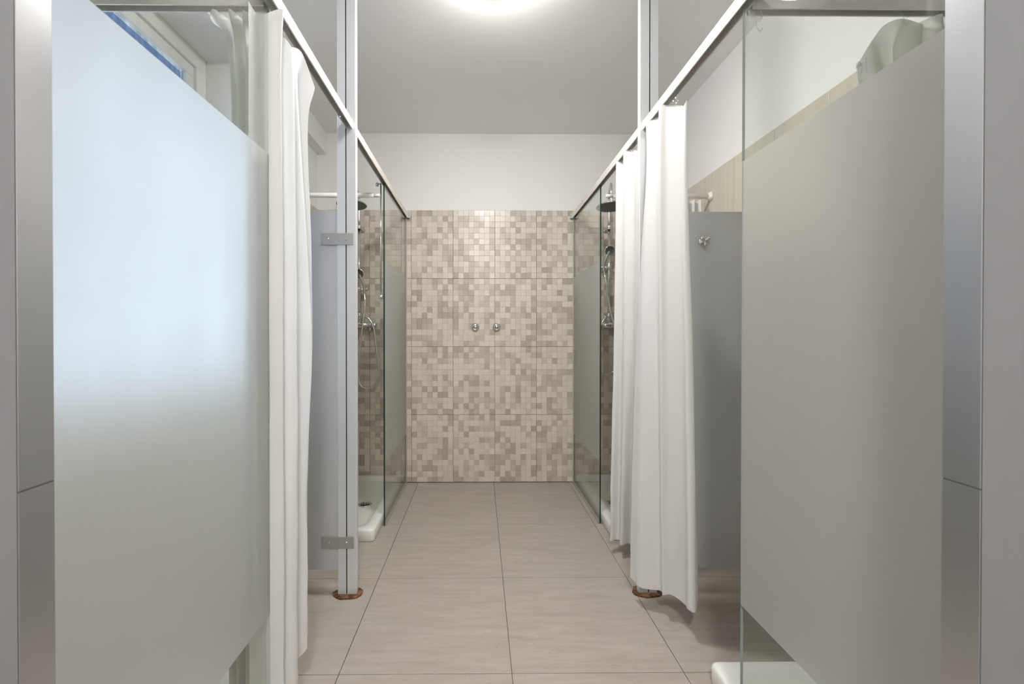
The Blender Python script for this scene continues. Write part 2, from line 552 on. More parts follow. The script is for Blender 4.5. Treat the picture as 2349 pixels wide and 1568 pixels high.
for i in range(len(xt) - 1):
    a, b = max(xt[i], XL), min(xt[i + 1], XR)
    if b - a < 0.01:
        continue
    for j in range(4):
        bm = B(); box(bm, a + .001, b - .001, YB + 0.0045, YB + 0.011, j * TZ + .001 + (0.004 if j == 0 else 0), (j + 1) * TZ - .001)
        t = obj('tile', bm, 'cream_tile', wb)
        bm = B(); lay = bm.faces.layers.float.new('tone')
        w, h = (TW - .002) / 8, (TZ - .002) / 12
        for p in range(8):
            cx = xt[i] + .001 + (p + .5) * w
            if cx - w / 2 < a - 1e-4 or cx + w / 2 > b + 1e-4:
                continue
            for q in range(12):
                cz = j * TZ + .001 + (q + .5) * h
                hh = h if not (j == 0 and q == 0) else h - .004
                cz = cz if hh == h else cz + .002
                args = (cx, cz, w, hh, YB + rt.uniform(-0.0010, 0.0006), lay, tone(), rt.gauss(0, .008), rt.gauss(0, .010))
                if (i, j) in single:
                    bs = B(); ls = bs.faces.layers.float.new('tone')
                    chip(bs, *args[:5], ls, *args[6:])
                    obj('mosaic_square', bs, 'mosaic', t)
                else:
                    chip(bm, *args)
        if len(bm.faces):
            s = obj('mosaic_squares', bm, 'mosaic', t); s['kind'] = 'stuff'
        else:
            bm.free()

# side walls, left one with the window opening
WY0, WY1, WZ0, WZ1 = 0.98, 2.315, 0.84, 2.605     # opening
WT = 0.217                                         # wall thickness
bm = B()
xa, xb = XL - WT, XL - 0.008
box(bm, xa, xb, EY - .1, WY0, -0.1, ZC)
box(bm, xa, xb, WY1, YB + .2, -0.1, ZC)
box(bm, xa, xb, WY0, WY1, -0.1, WZ0)
box(bm, xa, xb, WY0, WY1, WZ1, ZC)
wl = tag(obj('wall_left', bm, 'paint'), 'left side wall with the recessed window, plain tiles below white paint', 'wall', kind='structure')
bm = B(); box(bm, XR + 0.008, XR + 0.3, EY - .1, YB + .2, -0.1, ZC)
wr = tag(obj('wall_right', bm, 'paint'), 'right side wall with cream tiles below and white paint above', 'wall', kind='structure')
bm = B(); box(bm, XL - 0.009, XL + 0.066, Y1, YB + 0.003, WZ1, ZC)
tag(obj('trim_1', bm, 'paint'), 'white painted lintel beam along the left wall under the ceiling', 'beam', kind='structure')
ys = [1.764 + TW * k for k in range(-4, 7)]
for i in range(len(ys) - 1):
    a, b = max(ys[i], Y1), min(ys[i + 1], YB)
    if b - a < 0.02:
        continue
    for j in range(4):
        z0, z1 = j * TZ + .001, (j + 1) * TZ - .001
        bx('tile', 'cream_tile', wr, XR, XR + .0085, a + .001, b - .001, z0, z1, bev=.0008)
        # left wall tiles keep clear of the window opening
        spans = [(a, b, z0, z1)]
        if b > WY0 and a < WY1 and z1 > WZ0:
            spans = []
            if a < WY0: spans.append((a, WY0, z0, z1))
            if b > WY1: spans.append((WY1, b, z0, z1))
            aa, bb = max(a, WY0), min(b, WY1)
            if z0 < WZ0 - .02: spans.append((aa, bb, z0, WZ0))
        for (p, q, r0, r1) in spans:
            if q - p > .012:
                bx('tile', 'cream_tile', wl, XL - .0085, XL, p + .001, q - .001, r0, r1, bev=.0008)

# entry wall with tiled jambs
JL, JR = -0.590, 0.653
bm = B()
box(bm, EXL, JL - .0015, Y0, Y1, 0, ZC)
box(bm, JR + .0015, EXR, Y0, Y1, 0, ZC)
wf = tag(obj('wall_front', bm, 'entry'), 'grey entry wall framing the view, its doorway edged with polished steel plates', 'wall', kind='structure')
for s, xx in ((-1, JL), (1, JR)):
    for z0, z1 in ((0.0, 0.972), (0.9745, ZC - .001)):
        xs = sorted((xx, xx + s * .0015))
        bx('jamb_plate', 'jamb', wf, xs[0], xs[1], Y0 + .001, Y1, z0, z1, bev=.0004)
# rest of the entry room behind the camera
bm = B()
box(bm, EXL, EXR, EY - .1, EY, 0, ZC)
tag(obj('wall_entry', bm, 'paint'), 'plain rear wall of the entry space behind the viewpoint', 'wall', kind='structure')

# window
win = thing('window_1', (XL - .16, WY0, WZ0), 'white framed window with textured glass set deep in the left wall', 'window', kind='structure')
fx0, fx1 = XL - .215, XL - .157
f = B()
fw = .075
box(f, fx0, fx1, WY0, WY1, WZ0, WZ0 + fw, bev=.004); box(f, fx0, fx1, WY0, WY1, WZ1 - fw, WZ1, bev=.004)
box(f, fx0, fx1, WY0, WY0 + fw, WZ0 + fw, WZ1 - fw, bev=.004); box(f, fx0, fx1, WY1 - fw, WY1, WZ0 + fw, WZ1 - fw, bev=.004)
obj('window_frame', f, 'window_frame', win)
ymid = (WY0 + WY1) / 2
for a, b in ((WY0 + fw, WY1 - fw),):
    s = B(); sw = .055; x0, x1 = XL - .205, XL - .172
    box(s, x0, x1, a, b, WZ0 + fw, WZ0 + fw + sw, bev=.003); box(s, x0, x1, a, b, WZ1 - fw - sw, WZ1 - fw, bev=.003)
    box(s, x0, x1, a, a + sw, WZ0 + fw + sw, WZ1 - fw - sw, bev=.003); box(s, x0, x1, b - sw, b, WZ0 + fw + sw, WZ1 - fw - sw, bev=.003)
    so = obj('window_sash', s, 'window_frame', win)
    bx('pane', 'window_glass', so, XL - .192, XL - .188, a + sw - .003, b - sw + .003, WZ0 + fw + sw - .003, WZ1 - fw - sw + .003)
bx('window_sill', 'window_frame', win, XL - .16, XL + .012, WY0 - .01, WY1 + .01, WZ0 - .022, WZ0 + .004, bev=.004)

# added beyond the window: a sunlit building and ground that send in daylight
nb = thing('added_building', (-6.4, 2, -.3), 'pale sunlit building added outside the window to send in daylight', 'building')
bx('wall', 'bounce_wall', nb, -6.8, -6.0, -7, 11, -.3, 4.6)
bx('parapet', 'bounce_wall', nb, -6.85, -5.95, -7.05, 11.05, 4.6, 4.75)
bm = B(); box(bm, -12, XL - WT - .01, -9, 13, -.4, -.3)
tag(obj('added_ground', bm, 'ground'), 'paved ground added outside the window to bounce daylight', 'ground', kind='structure')

# ------------------------------------------------------------------ aluminium rails
def channel(bm, axis, c, a, b, w=0.030, z0=RZ0, z1=RZ1, t=0.003):
    lip = .004
    h = w / 2
    poly = [(-h, z0), (-h, z1), (h, z1), (h, z0), (h - lip, z0), (h - lip, z0 + t), (h - t, z0 + t), (h - t, z1 - t), (-h + t, z1 - t), (-h + t, z0 + t), (-h + lip, z0 + t), (-h + lip, z0)]
    prism(bm, [(c + p[0], p[1]) for p in poly], axis, a, b)
def rail(name, x, label, side):
    o = thing(name, (x, Y1, RZ0), label, 'rail', 'rails along the aisle')
    bm = B(); channel(bm, 'y', x, Y1, 1.9745); channel(bm, 'y', x, 2.0035, YB - .001); obj('track', bm, 'rail', o)
    bm = B(); box(bm, x - .032, x + .032, YB - .030, YB - .0015, RZ0 - .004, RZ0 - .0005, bev=.001)
    box(bm, x - .032, x + .032, YB - .004, YB - .0012, RZ0 - .004, RZ1 + .004)
    br = obj('end_bracket', bm, 'steel', o)
    for sx in (-.024, .024):
        bm = B(); lathe(bm, [(0, 0), (.004, .0005), (.004, .002), (0, .003)], Matrix.Translation((x + sx, YB - .004, RZ0 + .018)) @ Matrix.Rotation(math.pi / 2, 4, 'X'), 10)
        obj('screw', bm, 'chrome', br)
    return o
rail('curtain_rail', GL, 'long pale aluminium rail along the left side of the aisle', -1)
rail('curtain_rail', GR, 'long pale aluminium rail along the right side of the aisle', 1)
for x0, x1, side in ((XL, GL - .0155, 'left'), (GR + .0155, XR, 'right')):
    o = thing('cross_rail', ((x0 + x1) / 2, 1.242, RZ0 - .012), 'short curtain rail crossing the near %s shower above the frosted glass' % side, 'rail', 'short cross rails')
    bm = B(); channel(bm, 'x', 1.242, x0 + .001, x1, z0=RZ0 - .010, z1=RZ1 - .006); obj('track', bm, 'rail', o)

# ------------------------------------------------------------------ posts, partitions
def post(cx, label, mirror):
    o = thing('support_post', (cx, 1.99, 0), label, 'post', 'aluminium support posts')
    w, y0, y1 = .0425, 1.975, 2.003
    sh = -.002 * mirror
    g = .0022
    r = .002
    poly = [(-w + r, y0), (sh - g, y0), (sh - g, y0 + .012), (sh + g, y0 + .012), (sh + g, y0), (w - r, y0), (w, y0 + r), (w, y1 - r), (w - r, y1), (-w + r, y1), (-w, y1 - r), (-w, y0 + r)]
    bm = B(); prism(bm, [(cx + p[0], p[1]) for p in poly], 'z', .006, ZC - .0005)
    for f in bm.faces:
        c = f.calc_center_median()
        if abs(c.x - cx - sh) < .003 and y0 + .001 < c.y < y0 + .013 and abs(f.normal.z) < .5:
            f.material_index = 1
    obj('profile', bm, ['alu', 'groove'], o)
    rr = random.Random(3 if mirror > 0 else 5)
    bm = B()
    poly = []
    for k in range(14):
        a = 2 * math.pi * k / 14
        s = 1 + rr.uniform(-.07, .07)
        poly.append((cx + .068 * s * math.copysign(abs(math.cos(a)) ** .8, math.cos(a)), 1.988 + .045 * s * math.sin(a)))
    prism(bm, poly, 'z', .0003, .0065)
    fo = obj('foot_plate', bm, 'rust', o); fo['label'] = 'rusty steel floor plate'
    return o
post(-.5975, 'aluminium post on the left of the aisle holding the blue-grey panel', 1)
post(.7645, 'aluminium post on the right of the aisle, half hidden by white curtains', -1)

def screw(parent, x, y, z, r=.0055):
    bm = B(); lathe(bm, [(r, 0), (r, .0015), (r * .7, .004), (r * .35, .0042), (r * .3, .0022), (0, .002)], Matrix.Translation((x, y, z)) @ Matrix.Rotation(math.pi / 2, 4, 'X'), 12)
    obj('screw', bm, 'chrome', parent)
def partition(x0, x1, label, plate):
    o = thing('partition_panel', ((x0 + x1) / 2, 1.985, .115), label, 'partition', 'laminate partition panels')
    bx('panel', 'panel', o, x0, x1, 1.979, 1.992, .115, 1.733, bev=.001)
    for z in (1.605, .240):
        p = bx('bracket', 'steel', o, plate[0], plate[1], 1.9712, 1.9745, z - .0265, z + .0265, bev=.001)
        for fx in (.235, .77) if plate[0] < 0 else (.23, .765):
            screw(p, plate[0] + fx * (plate[1] - plate[0]), 1.9712, z)
    return o
partition(XL + .001, -.6405, 'blue-grey laminate partition between the left showers', (-.712, -.566))
pr = partition(.8075, XR - .001, 'grey laminate partition with a robe hook between the right showers', (.732, .878))
# robe hook on the right partition
hk = thing('robe_hook', (1.008, 1.979, 1.595), 'small chrome robe hook on the grey right partition', 'hook')
T = Matrix.Translation((1.008, 1.9785, 1.597)) @ Matrix.Rotation(math.pi / 2, 4, 'X')
bm = B(); lathe(bm, [(0, 0), (.016, 0), (.017, .003), (.013, .006), (.007, .008), (.006, .020), (0, .021)], T, 18); obj('base', bm, 'chrome', hk)
for dx, dz in ((-.014, .009), (.014, .009), (0, -.018)):
    bm = B(); tube(bm, [(1.008, 1.962, 1.597), (1.008 + dx * .7, 1.954, 1.597 + dz * .5), (1.008 + dx, 1.950, 1.597 + dz)], .0060, 8, 4)
    lathe(bm, [(0, -.008), (.006, -.006), (.0085, 0), (.006, .006), (0, .008)], Matrix.Translation((1.008 + dx, 1.950, 1.597 + dz)), 10)
    obj('prong', bm, 'chrome', hk)

# ------------------------------------------------------------------ shower trays
def tray(x0, x1, y0, y1, drain, label):
    o = thing('shower_tray', ((x0 + x1) / 2, (y0 + y1) / 2, 0), label, 'shower tray', 'white shower trays')
    H, D, rim, rad = .070, .026, .062, .022
    def rr(a, b, c, d, r, n=5):
        out = []
        for (cx, cy, s) in ((b - r, d - r, 0), (a + r, d - r, 1), (a + r, c + r, 2), (b - r, c + r, 3)):
            for k in range(n + 1):
                t = math.pi / 2 * (s + k / n)
                out.append((cx + r * math.cos(t), cy + r * math.sin(t)))
        return out
    bm = B()
    def ring(inset, z, r):
        return [bm.verts.new((p[0], p[1], z)) for p in rr(x0 + inset, x1 - inset, y0 + inset, y1 - inset, max(.004, r))]
    R = [ring(.003, .0005, rad), ring(0, .006, rad), ring(0, H - .012, rad), ring(.003, H - .004, rad), ring(.011, H, rad - .006),
         ring(rim - .012, H - .001, rad + .03), ring(rim, H - .008, rad + .032), ring(rim + .018, H - D + .004, rad + .04), ring(rim + .04, H - D, rad + .045)]
    for a, b in zip(R, R[1:]):
        n = len(a)
        for k in range(n):
            f = bm.faces.new((a[k], a[(k + 1) % n], b[(k + 1) % n], b[k])); f.smooth = True
    c = bm.verts.new((drain[0], drain[1], H - D - .006))
    n = len(R[-1])
    for k in range(n):
        f = bm.faces.new((R[-1][k], R[-1][(k + 1) % n], c)); f.smooth = True
    bm.faces.new(R[0][::-1])
    obj('basin', bm, 'porcelain', o)
    z = H - D - .0035
    dr = B(); Tm = Matrix.Translation((drain[0], drain[1], z))
    lathe(dr, [(0, -.002), (.046, -.002), (.046, .002), (.040, .005), (.034, .004), (.033, .002), (0, .002)], Tm, 28)
    d = obj('drain', dr, 'chrome', o)
    for rad_, n_ in ((.012, 5), (.024, 9)):
        for k in range(n_):
            a = 2 * math.pi * k / n_
            hb = B(); lathe(hb, [(0, .0021), (.0042, .0021), (.0042, .0026), (0, .0026)], Tm @ Matrix.Translation((rad_ * math.cos(a), rad_ * math.sin(a), 0)), 8)
            obj('drain_hole', hb, 'groove', d)
    return o
tray(XL + .004, -.599, 2.486, YB - .004, (-.768, 2.935), 'white shower tray with round drain, far left beside the back wall')
tray(.764, XR - .004, 2.486, YB - .004, (.895, 2.945), 'white shower tray behind glass, far right beside the back wall')
tray(XL + .004, -.602, Y1 + .006, 1.470, (-.90, 1.0), 'white shower tray behind the near left frosted screen')
tray(.780, XR - .004, Y1 + .006, 1.477, (1.05, 1.0), 'white shower tray with rounded corner at the near right screen')

# ------------------------------------------------------------------ glass screens
def screen(x, y0, y1, z0, z1, f0, f1, inner, label, edge, seal=True):
    """glass pane along y at plane x; inner = +1/-1 side of the frosting (towards the stall)"""
    o = thing('glass_screen', (x, (y0 + y1) / 2, z0), label, 'glass screen', 'frosted shower screens')
    h = .004
    bm = B()
    for f in box(bm, x - h, x + h, y0, y1, z0, z1):
        f.normal_update()
        if abs(f.normal.x) < .5:
            f.material_index = 1
    obj('pane', bm, ['glass', edge], o)
    xf = x - inner * (h + .0006)          # etched on the aisle side
    bm = B()
    q = [bm.verts.new((xf, yy, zz)) for yy, zz in ((y0, f0), (y1 - .001, f0), (y1 - .001, f1), (y0, f1))]
    bm.faces.new(q)
    me = bpy.data.meshes.new('frosted_band'); bm.normal_update()
    if bm.faces[:][0].normal.x * inner > 0:
        bmesh.ops.reverse_faces(bm, faces=bm.faces[:])
    bm.to_mesh(me); bm.free(); me.materials.append(M['frost'])
    fr = obj('frosted_band', me, None, o); fr['label'] = 'frosted middle band'
    return o
near_l = screen(GL - .010, Y1 + .0002, 1.243, .004, RZ0 - .0005, .390, 1.681, -1, 'frosted glass screen bright with daylight, nearest on the left', 'glass_edge_pale')
near_r = screen(GR, Y1 + .0002, 1.242, .004, RZ0 - .0005, .405, 1.666, 1, 'dim grey frosted glass screen nearest on the right', 'glass_edge_pale')
far_l = screen(GL, 2.690, YB - .002, .004, RZ0 - .0005, .390, 1.634, -1, 'green-edged glass screen left of the mosaic wall', 'glass_edge')
far_r = screen(GR, 2.713, YB - .002, .004, RZ0 - .0005, .390, 1.634, 1, 'green-edged glass screen right of the mosaic wall', 'glass_edge')
for s, x in ((near_l, GL - .010), (near_r, GR)):
    bx('wall_seal', 'silicone', s, x - .014, x - .0045, Y1 + .0002, Y1 + .004, .004, RZ0 - .002)
for s, x in ((far_l, GL), (far_r, GR)):
    bm = B(); box(bm, x - .008, x - .0045, YB - .018, YB - .0015, .004, RZ0 - .006); box(bm, x + .0045, x + .008, YB - .018, YB - .0015, .004, RZ0 - .006)
    obj('wall_seal', bm, 'cream_tile', s)
    bm = B(); box(bm, x - .009, x + .009, (2.69 if x < 0 else 2.713) + .002, YB - .002, .0002, .010, bev=.002)
    obj('floor_seal', bm, 'silicone', s)

# water drops dried on the near screens
def drops(parent, x, pts, seed):
    r = random.Random(seed); bm = B()
    for (y, z, sp, n) in pts:
        for _ in range(n):
            yy, zz = y + r.gauss(0, sp), z + r.gauss(0, sp * 1.4)
            rad = r.uniform(.0007, .0016)
            s = -1 if x > 0 else 1
            lathe(bm, [(rad, 0), (rad * .8, rad * .35), (0, rad * .5)], Matrix.Translation((x + s * .0041, yy, zz)) @ Matrix.Rotation(s * math.pi / 2, 4, 'Y'), 8)
    o = obj('water_drops', bm, 'hook_plastic', parent); o['kind'] = 'stuff'
drops(near_l, GL - .010, [(.86, .86, .035, 16), (.86, .70, .06, 14), (.80, .28, .05, 30), (.9, 1.3, .12, 10)], 4)
drops(near_r, GR, [(1.18, 1.0, .012, 8), (.98, 1.25, .08, 16), (.95, 1.0, .10, 16), (1.08, .34, .05, 24)], 9)

# ------------------------------------------------------------------ ceiling lamps: the aisle one, and one added as fill
def lamp(x, y, r, mat, label):
    o = thing('ceiling_lamp', (x, y, ZC), label, 'lamp')
    Tm = Matrix.Translation((x, y, ZC - .0005)) @ Matrix.Rotation(math.pi, 4, 'X')
    bm = B(); lathe(bm, [(0, 0), (r * 1.0, 0), (r * 1.02, .012), (r * 1.01, .028), (r * .97, .030), (r * .95, .021), (0, .021)], Tm, 48); obj('base', bm, 'white_plastic', o)
    bm = B(); prof = [(r * .93 * math.cos(t), .021 + .062 * math.sin(t)) for t in [math.pi / 2 * k / 6 for k in range(7)]]
    prof[-1] = (0, prof[-1][1]); lathe(bm, prof, Tm, 32); obj('diffuser', bm, mat, o)
    return o
lamp(.075, 1.885, .165, 'lamp', 'round opal ceiling lamp glowing above the aisle')
lamp(.05, -.75, .165, 'lamp_added', 'round opal ceiling lamp added behind the viewpoint to light the room')  # unseen, added to fill the room with frontal light

# ------------------------------------------------------------------ shower columns on the back wall
def shower(x0, head, hand_z, holder_z, s, hose, label):
    """x0 riser position, s = side of the hand shower (+1 right, -1 left)"""
    yr = YB - .055
    o = thing('shower_column', (x0, YB, 1.2), label, 'shower', 'chrome shower columns')
    def part(name, build, mat='chrome', parent=None):
        bm = B(); build(bm); return obj(name, bm, mat, parent or o)
    def rotx(x, y, z, a=math.pi / 2):
        return Matrix.Translation((x, y, z)) @ Matrix.Rotation(a, 4, 'X')
    part('riser_pipe', lambda b: tube(b, [(x0, yr, 1.29), (x0, yr, 2.03)], .0105, 14))
    hx, hy, hz = head
    part('overhead_arm', lambda b: tube(b, [(x0, yr, 2.03), (x0, yr, 2.20), (x0 + (hx - x0) * .08, yr - .02, 2.255), (x0 + (hx - x0) * .4, yr + (hy - yr) * .4, 2.285), (x0 + (hx - x0) * .8, yr + (hy - yr) * .8, 2.27), (hx, hy, 2.22), (hx, hy, hz + .02)], .0100, 12, 5))
    def rose(b):
        Tm = Matrix.Translation((hx, hy, hz)) @ Matrix.Rotation(math.radians(-4), 4, 'X')
        lathe(b, [(0, .030), (.014, .030), (.016, .016), (.060, .010), (.104, .004), (.106, 0), (.103, -.003)], Tm, 40, 0)
        lathe(b, [(.103, -.003), (0, -.003)], Tm, 40, 1)
    hd = B(); rose(hd); ro = obj('overhead_rose', hd, ['chrome', 'dark_rubber'], o)
    # wall bracket with flange
    def wb_(b):
        lathe(b, [(0, 0), (.022, 0), (.022, .004), (.016, .009), (.009, .012), (.009, .055), (0, .055)], rotx(x0 + s * .012, YB - .001, 2.005), 18)
        lathe(b, [(.017, -.016), (.018, -.014), (.018, .014), (.017, .016), (.010, .018), (.010, -.018), (.017, -.016)], Matrix.Translation((x0, yr, 2.015)), 16)
    part('wall_bracket', wb_)
    # sliding holder
    def slide(b):
        tube(b, [(x0 - s * .030, yr - .004, holder_z), (x0 + s * .058, yr - .004, holder_z)], .0135, 14)
        lathe(b, [(.016, -.018), (.017, -.016), (.017, .016), (.016, .018), (.010, .02), (.010, -.02), (.016, -.018)], Matrix.Translation((x0, yr, holder_z)), 16)
        lathe(b, [(0, -.006), (.014, -.006), (.016, 0), (.014, .012), (0, .013)], Matrix.Translation((x0 + s * .058, yr - .006, holder_z)) @ Matrix.Rotation(s * math.pi / 2, 4, 'Y'), 14)
    part('sliding_holder', slide)
    # hand shower
    hb = Vector((x0 + s * .047, yr - .022, holder_z - .03)); ht = Vector((x0 + s * .018, yr - .060, hand_z))
    hs = part('hand_shower', lambda b: tube(b, [hb, hb + Vector((0, -.004, .05)), hb.lerp(ht, .6) + Vector((s * .006, 0, 0)), ht], 0, 12, 5, radii=[.0085 + .0045 * min(1, k / 12) for k in range(16)]))
    fdir = Vector((-s * .10, -.90, -.42)).normalized()
    rot = fdir.to_track_quat('Z', 'Y').to_matrix().to_4x4()
    bm = B(); Tm = Matrix.Translation(ht) @ rot
    lathe(bm, [(0, -.026), (.014, -.024), (.030, -.010), (.039, .004), (.040, .012), (.036, .015)], Tm, 28, 0)
    lathe(bm, [(.036, .015), (.026, .016), (.025, .0135), (0, .0135)], Tm, 28, 1)
    obj('spray_head', bm, ['chrome', 'dark_rubber'], hs)
    # diverter with small lever, mixer bar and its handles
    def div(b):
        lathe(b, [(0, -.03), (.013, -.03), (.016, -.02), (.018, 0), (.016, .02), (.012, .03), (.013, .036), (0, .036)], Matrix.Translation((x0, yr, 1.312)), 16)
        tube(b, [(x0, yr, 1.318), (x0 + .030, yr - .012, 1.318)], .0055, 8); tube(b, [(x0, yr, 1.318), (x0 - .036, yr - .010, 1.318)], .0055, 8)
        lathe(b, [(0, -.006), (.008, -.003), (.008, .004), (0, .008)], Matrix.Translation((x0 - .036, yr - .010, 1.318)) @ Matrix.Rotation(-math.pi / 2, 4, 'Y'), 10)
        tube(b, [(x0, yr, 1.29), (x0, yr, 1.262)], .0105, 12)
    part('diverter', div)
    zm = 1.252
    def mix(b):
        Rm = Matrix.Translation((x0, yr, zm)) @ Matrix.Rotation(math.pi / 2, 4, 'Y')
        lathe(b, [(0, -.095), (.019, -.095), (.019, -.05), (.024, -.044), (.024, .044), (.019, .05), (.019, .095), (0, .095)], Rm, 20)
        for q in (-.075, .075):
            lathe(b, [(0, 0), (.030, 0), (.031, .004), (.024, .012), (.013, .016), (.013, .055), (0, .055)], rotx(x0 + q, YB - .001, zm), 18)
        lathe(b, [(0, 0), (.010, 0), (.010, .022), (.0085, .024), (0, .024)], Matrix.Translation((x0 + s * .085, yr, zm - .044)), 12)
    mxr = part('mixer_body', mix)
    for q in (-1, 1):
        def knob(b, q=q):
            Rm = Matrix.Translation((x0 + q * .096, yr, zm)) @ Matrix.Rotation(q * math.pi / 2, 4, 'Y')
            lathe(b, [(.018, 0), (.022, .002), (.024, .012), (.024, .030), (.019, .038), (0, .041)], Rm, 20)
        part('handle', knob, parent=mxr)
    part('hose', lambda b: tube(b, [hb + Vector((0, 0, .004))] + hose + [(x0 + .004, yr - .014, 1.318)], .0068, 10, 6))
    return o
yh = YB - .10
hl = [(-.885, yh, 1.40), (-.905, yh - .01, 1.20), (-.925, yh - .01, 1.00), (-.936, yh, .865), (-.917, yh, .785), (-.868, yh, .765), (-.812, yh, .788), (-.778, yh, .87), (-.795, yh, 1.06), (-.815, yh, 1.22), (-.845, yh, 1.290), (-.885, yh, 1.316)]
shower(-.940, (-.905, 3.115, 2.095), 1.650, 1.530, 1, hl, 'chrome shower column with looping hose behind the left post')
hr = [(.975, yh, 1.60), (.995, yh, 1.46), (1.020, yh - .01, 1.32), (1.052, yh - .02, 1.18), (1.062, yh, 1.00), (1.040, yh, .900), (.985, yh, .868), (.925, yh, .90), (.905, yh, 1.02), (.925, yh, 1.20), (.965, yh, 1.300)]
shower(1.014, (.935, 3.110, 2.085), 1.828, 1.702, -1, hr, 'chrome shower column behind the green-edged right screen')

# two chrome caps on the back wall
for cx, lab in ((-.035, 'left of the two round chrome caps on the mosaic wall'), (.134, 'right of the two round chrome caps on the mosaic wall')):
    o = thing('wall_cap', (cx, YB, 1.237), lab, 'wall cap', 'round chrome caps on the back wall')
    Tm = Matrix.Translation((cx, YB - .0005, 1.237)) @ Matrix.Rotation(math.pi / 2, 4, 'X')
    bm = B(); lathe(bm, [(0, 0), (.031, 0), (.0315, .004), (.028, .013), (.021, .019), (.0165, .020), (.0155, .016), (0, .016)], Tm, 32); obj('dome', bm, 'chrome', o)
    bm = B(); lathe(bm, [(.0105, .0155), (.0105, .025), (.008, .027), (0, .027)], Tm, 6 if cx > 0 else 16); obj('nut', bm, 'chrome', o)

# ------------------------------------------------------------------ white rods over the far showers, curtain pull wand
def rod(x0, x1, wall_x, label):
    y, z = 2.665, 2.020
    o = thing('curtain_rod', ((x0 + x1) / 2, y, z), label, 'rod', 'white curtain rods')
    s = 1 if wall_x > 0 else -1
    bm = B(); tube(bm, [(wall_x - s * .001, y, z), (x1, y, z)], .0145, 16); obj('tube', bm, 'white_plastic', o)
    bm = B(); tube(bm, [(x1, y, z), (x0, y, z)], .0115, 16); obj('inner_tube', bm, 'alu', o)
    bm = B(); lathe(bm, [(0, 0), (.027, 0), (.027, .008), (.019, .016), (.0165, .022), (.0145, .022)], Matrix.Translation((wall_x - s * .0005, y, z)) @ Matrix.Rotation(-s * math.pi / 2, 4, 'Y'), 24); obj('wall_flange', bm, 'white_plastic', o)
rod(-.603, -.640, XL, 'white curtain rod across the far left shower beside the aluminium post')
rod(.766, .812, XR, 'white curtain rod across the far right shower above the grey partition')
o = thing('pull_wand', (-.603, 2.682, 1.41), 'thin chrome pull wand hanging beside the green glass edge', 'wand')
bm = B(); tube(bm, [(-.6025, 2.682, 1.415), (-.6025, 2.682, RZ0 - .002)], .0046, 10); obj('rod', bm, 'chrome', o)
bm = B(); lathe(bm, [(0, -.014), (.009, -.013), (.0135, -.006), (.0135, .006), (.009, .010), (0, .012)], Matrix.Translation((-.6025, 2.682, 1.408)), 16); obj('knob', bm, 'chrome', o)
bm = B(); lathe(bm, [(0, -.012), (.008, -.010), (.011, 0), (.008, .010), (0, .012)], Matrix.Translation((-.622, 2.672, 2.088)), 12)
tube(bm, [(-.622, 2.672, 2.088), (-.596, 2.680, 2.098)], .004, 8); obj('clip', bm, 'steel', o)

# ------------------------------------------------------------------ curtains
def hook_bm(p, ang=0.0, sc=1.0):
    bm = B()
    pts = []
    for k in range(13):
        t = math.radians(-60 + 300 * k / 12)
        pts.append(Vector((.011 * sc * math.cos(t), 0, .016 * sc * math.sin(t) + .008 * sc)))
    pts += [Vector((-.004 * sc, 0, -.022 * sc)), Vector((.006 * sc, 0, -.030 * sc)), Vector((.012 * sc, 0, -.022 * sc))]
    R = Matrix.Translation(p) @ Matrix.Rotation(ang, 4, 'Z')
    tube(bm, [R @ q for q in pts], .0017 * sc, 6, 2)
    return bm
def curtain(label, levels, hooks, mat='cloth', group='white shower curtains', seed=0, wr=.003, hem=True, sub=7):
    """levels: from top to bottom, each a list of (x, y, z) fold points"""
    n = len(levels[0])
    rows = [catmull(l, sub) for l in levels]
    m = len(rows[0])
    cols = []
    for c in range(m):
        cols.append(catmull([r[c] for r in rows], 9))
    nr = len(cols[0])
    bm = B()
    V = []
    for c in range(m):
        col = []
        for r in range(nr):
            p = cols[c][r].copy()
            k = r / (nr - 1)
            d = noise.noise_vector(Vector((p.x * 22 + seed, p.y * 22, p.z * 5)))
            p += Vector((d.x, d.y, 0)) * wr * (0.35 + 1.2 * abs(k - .35))
            d2 = noise.noise_vector(Vector((p.x * 50, p.y * 50 + seed, p.z * 34)))
            p += Vector((d2.x, d2.y, 0)) * wr * (.9 if k > .82 else .12)
            col.append(bm.verts.new(p))
        V.append(col)
    for c in range(m - 1):
        for r in range(nr - 1):
            f = bm.faces.new((V[c][r], V[c][r + 1], V[c + 1][r + 1], V[c + 1][r])); f.smooth = True
    xs = [p.x for p in rows[-1]]; yy = [p.y for p in rows[-1]]
    o = thing('shower_curtain', (sum(xs) / m, sum(yy) / m, min(p.z for p in rows[-1])), label, 'curtain', group)
    obj('cloth', bm, mat, o)
    for (p, a) in hooks:
        obj('hook', hook_bm(p, a), 'hook_plastic', o)
    return o

def lv(z, pts):
    return [(p[0], p[1], p[2] if len(p) > 2 else z) for p in pts]

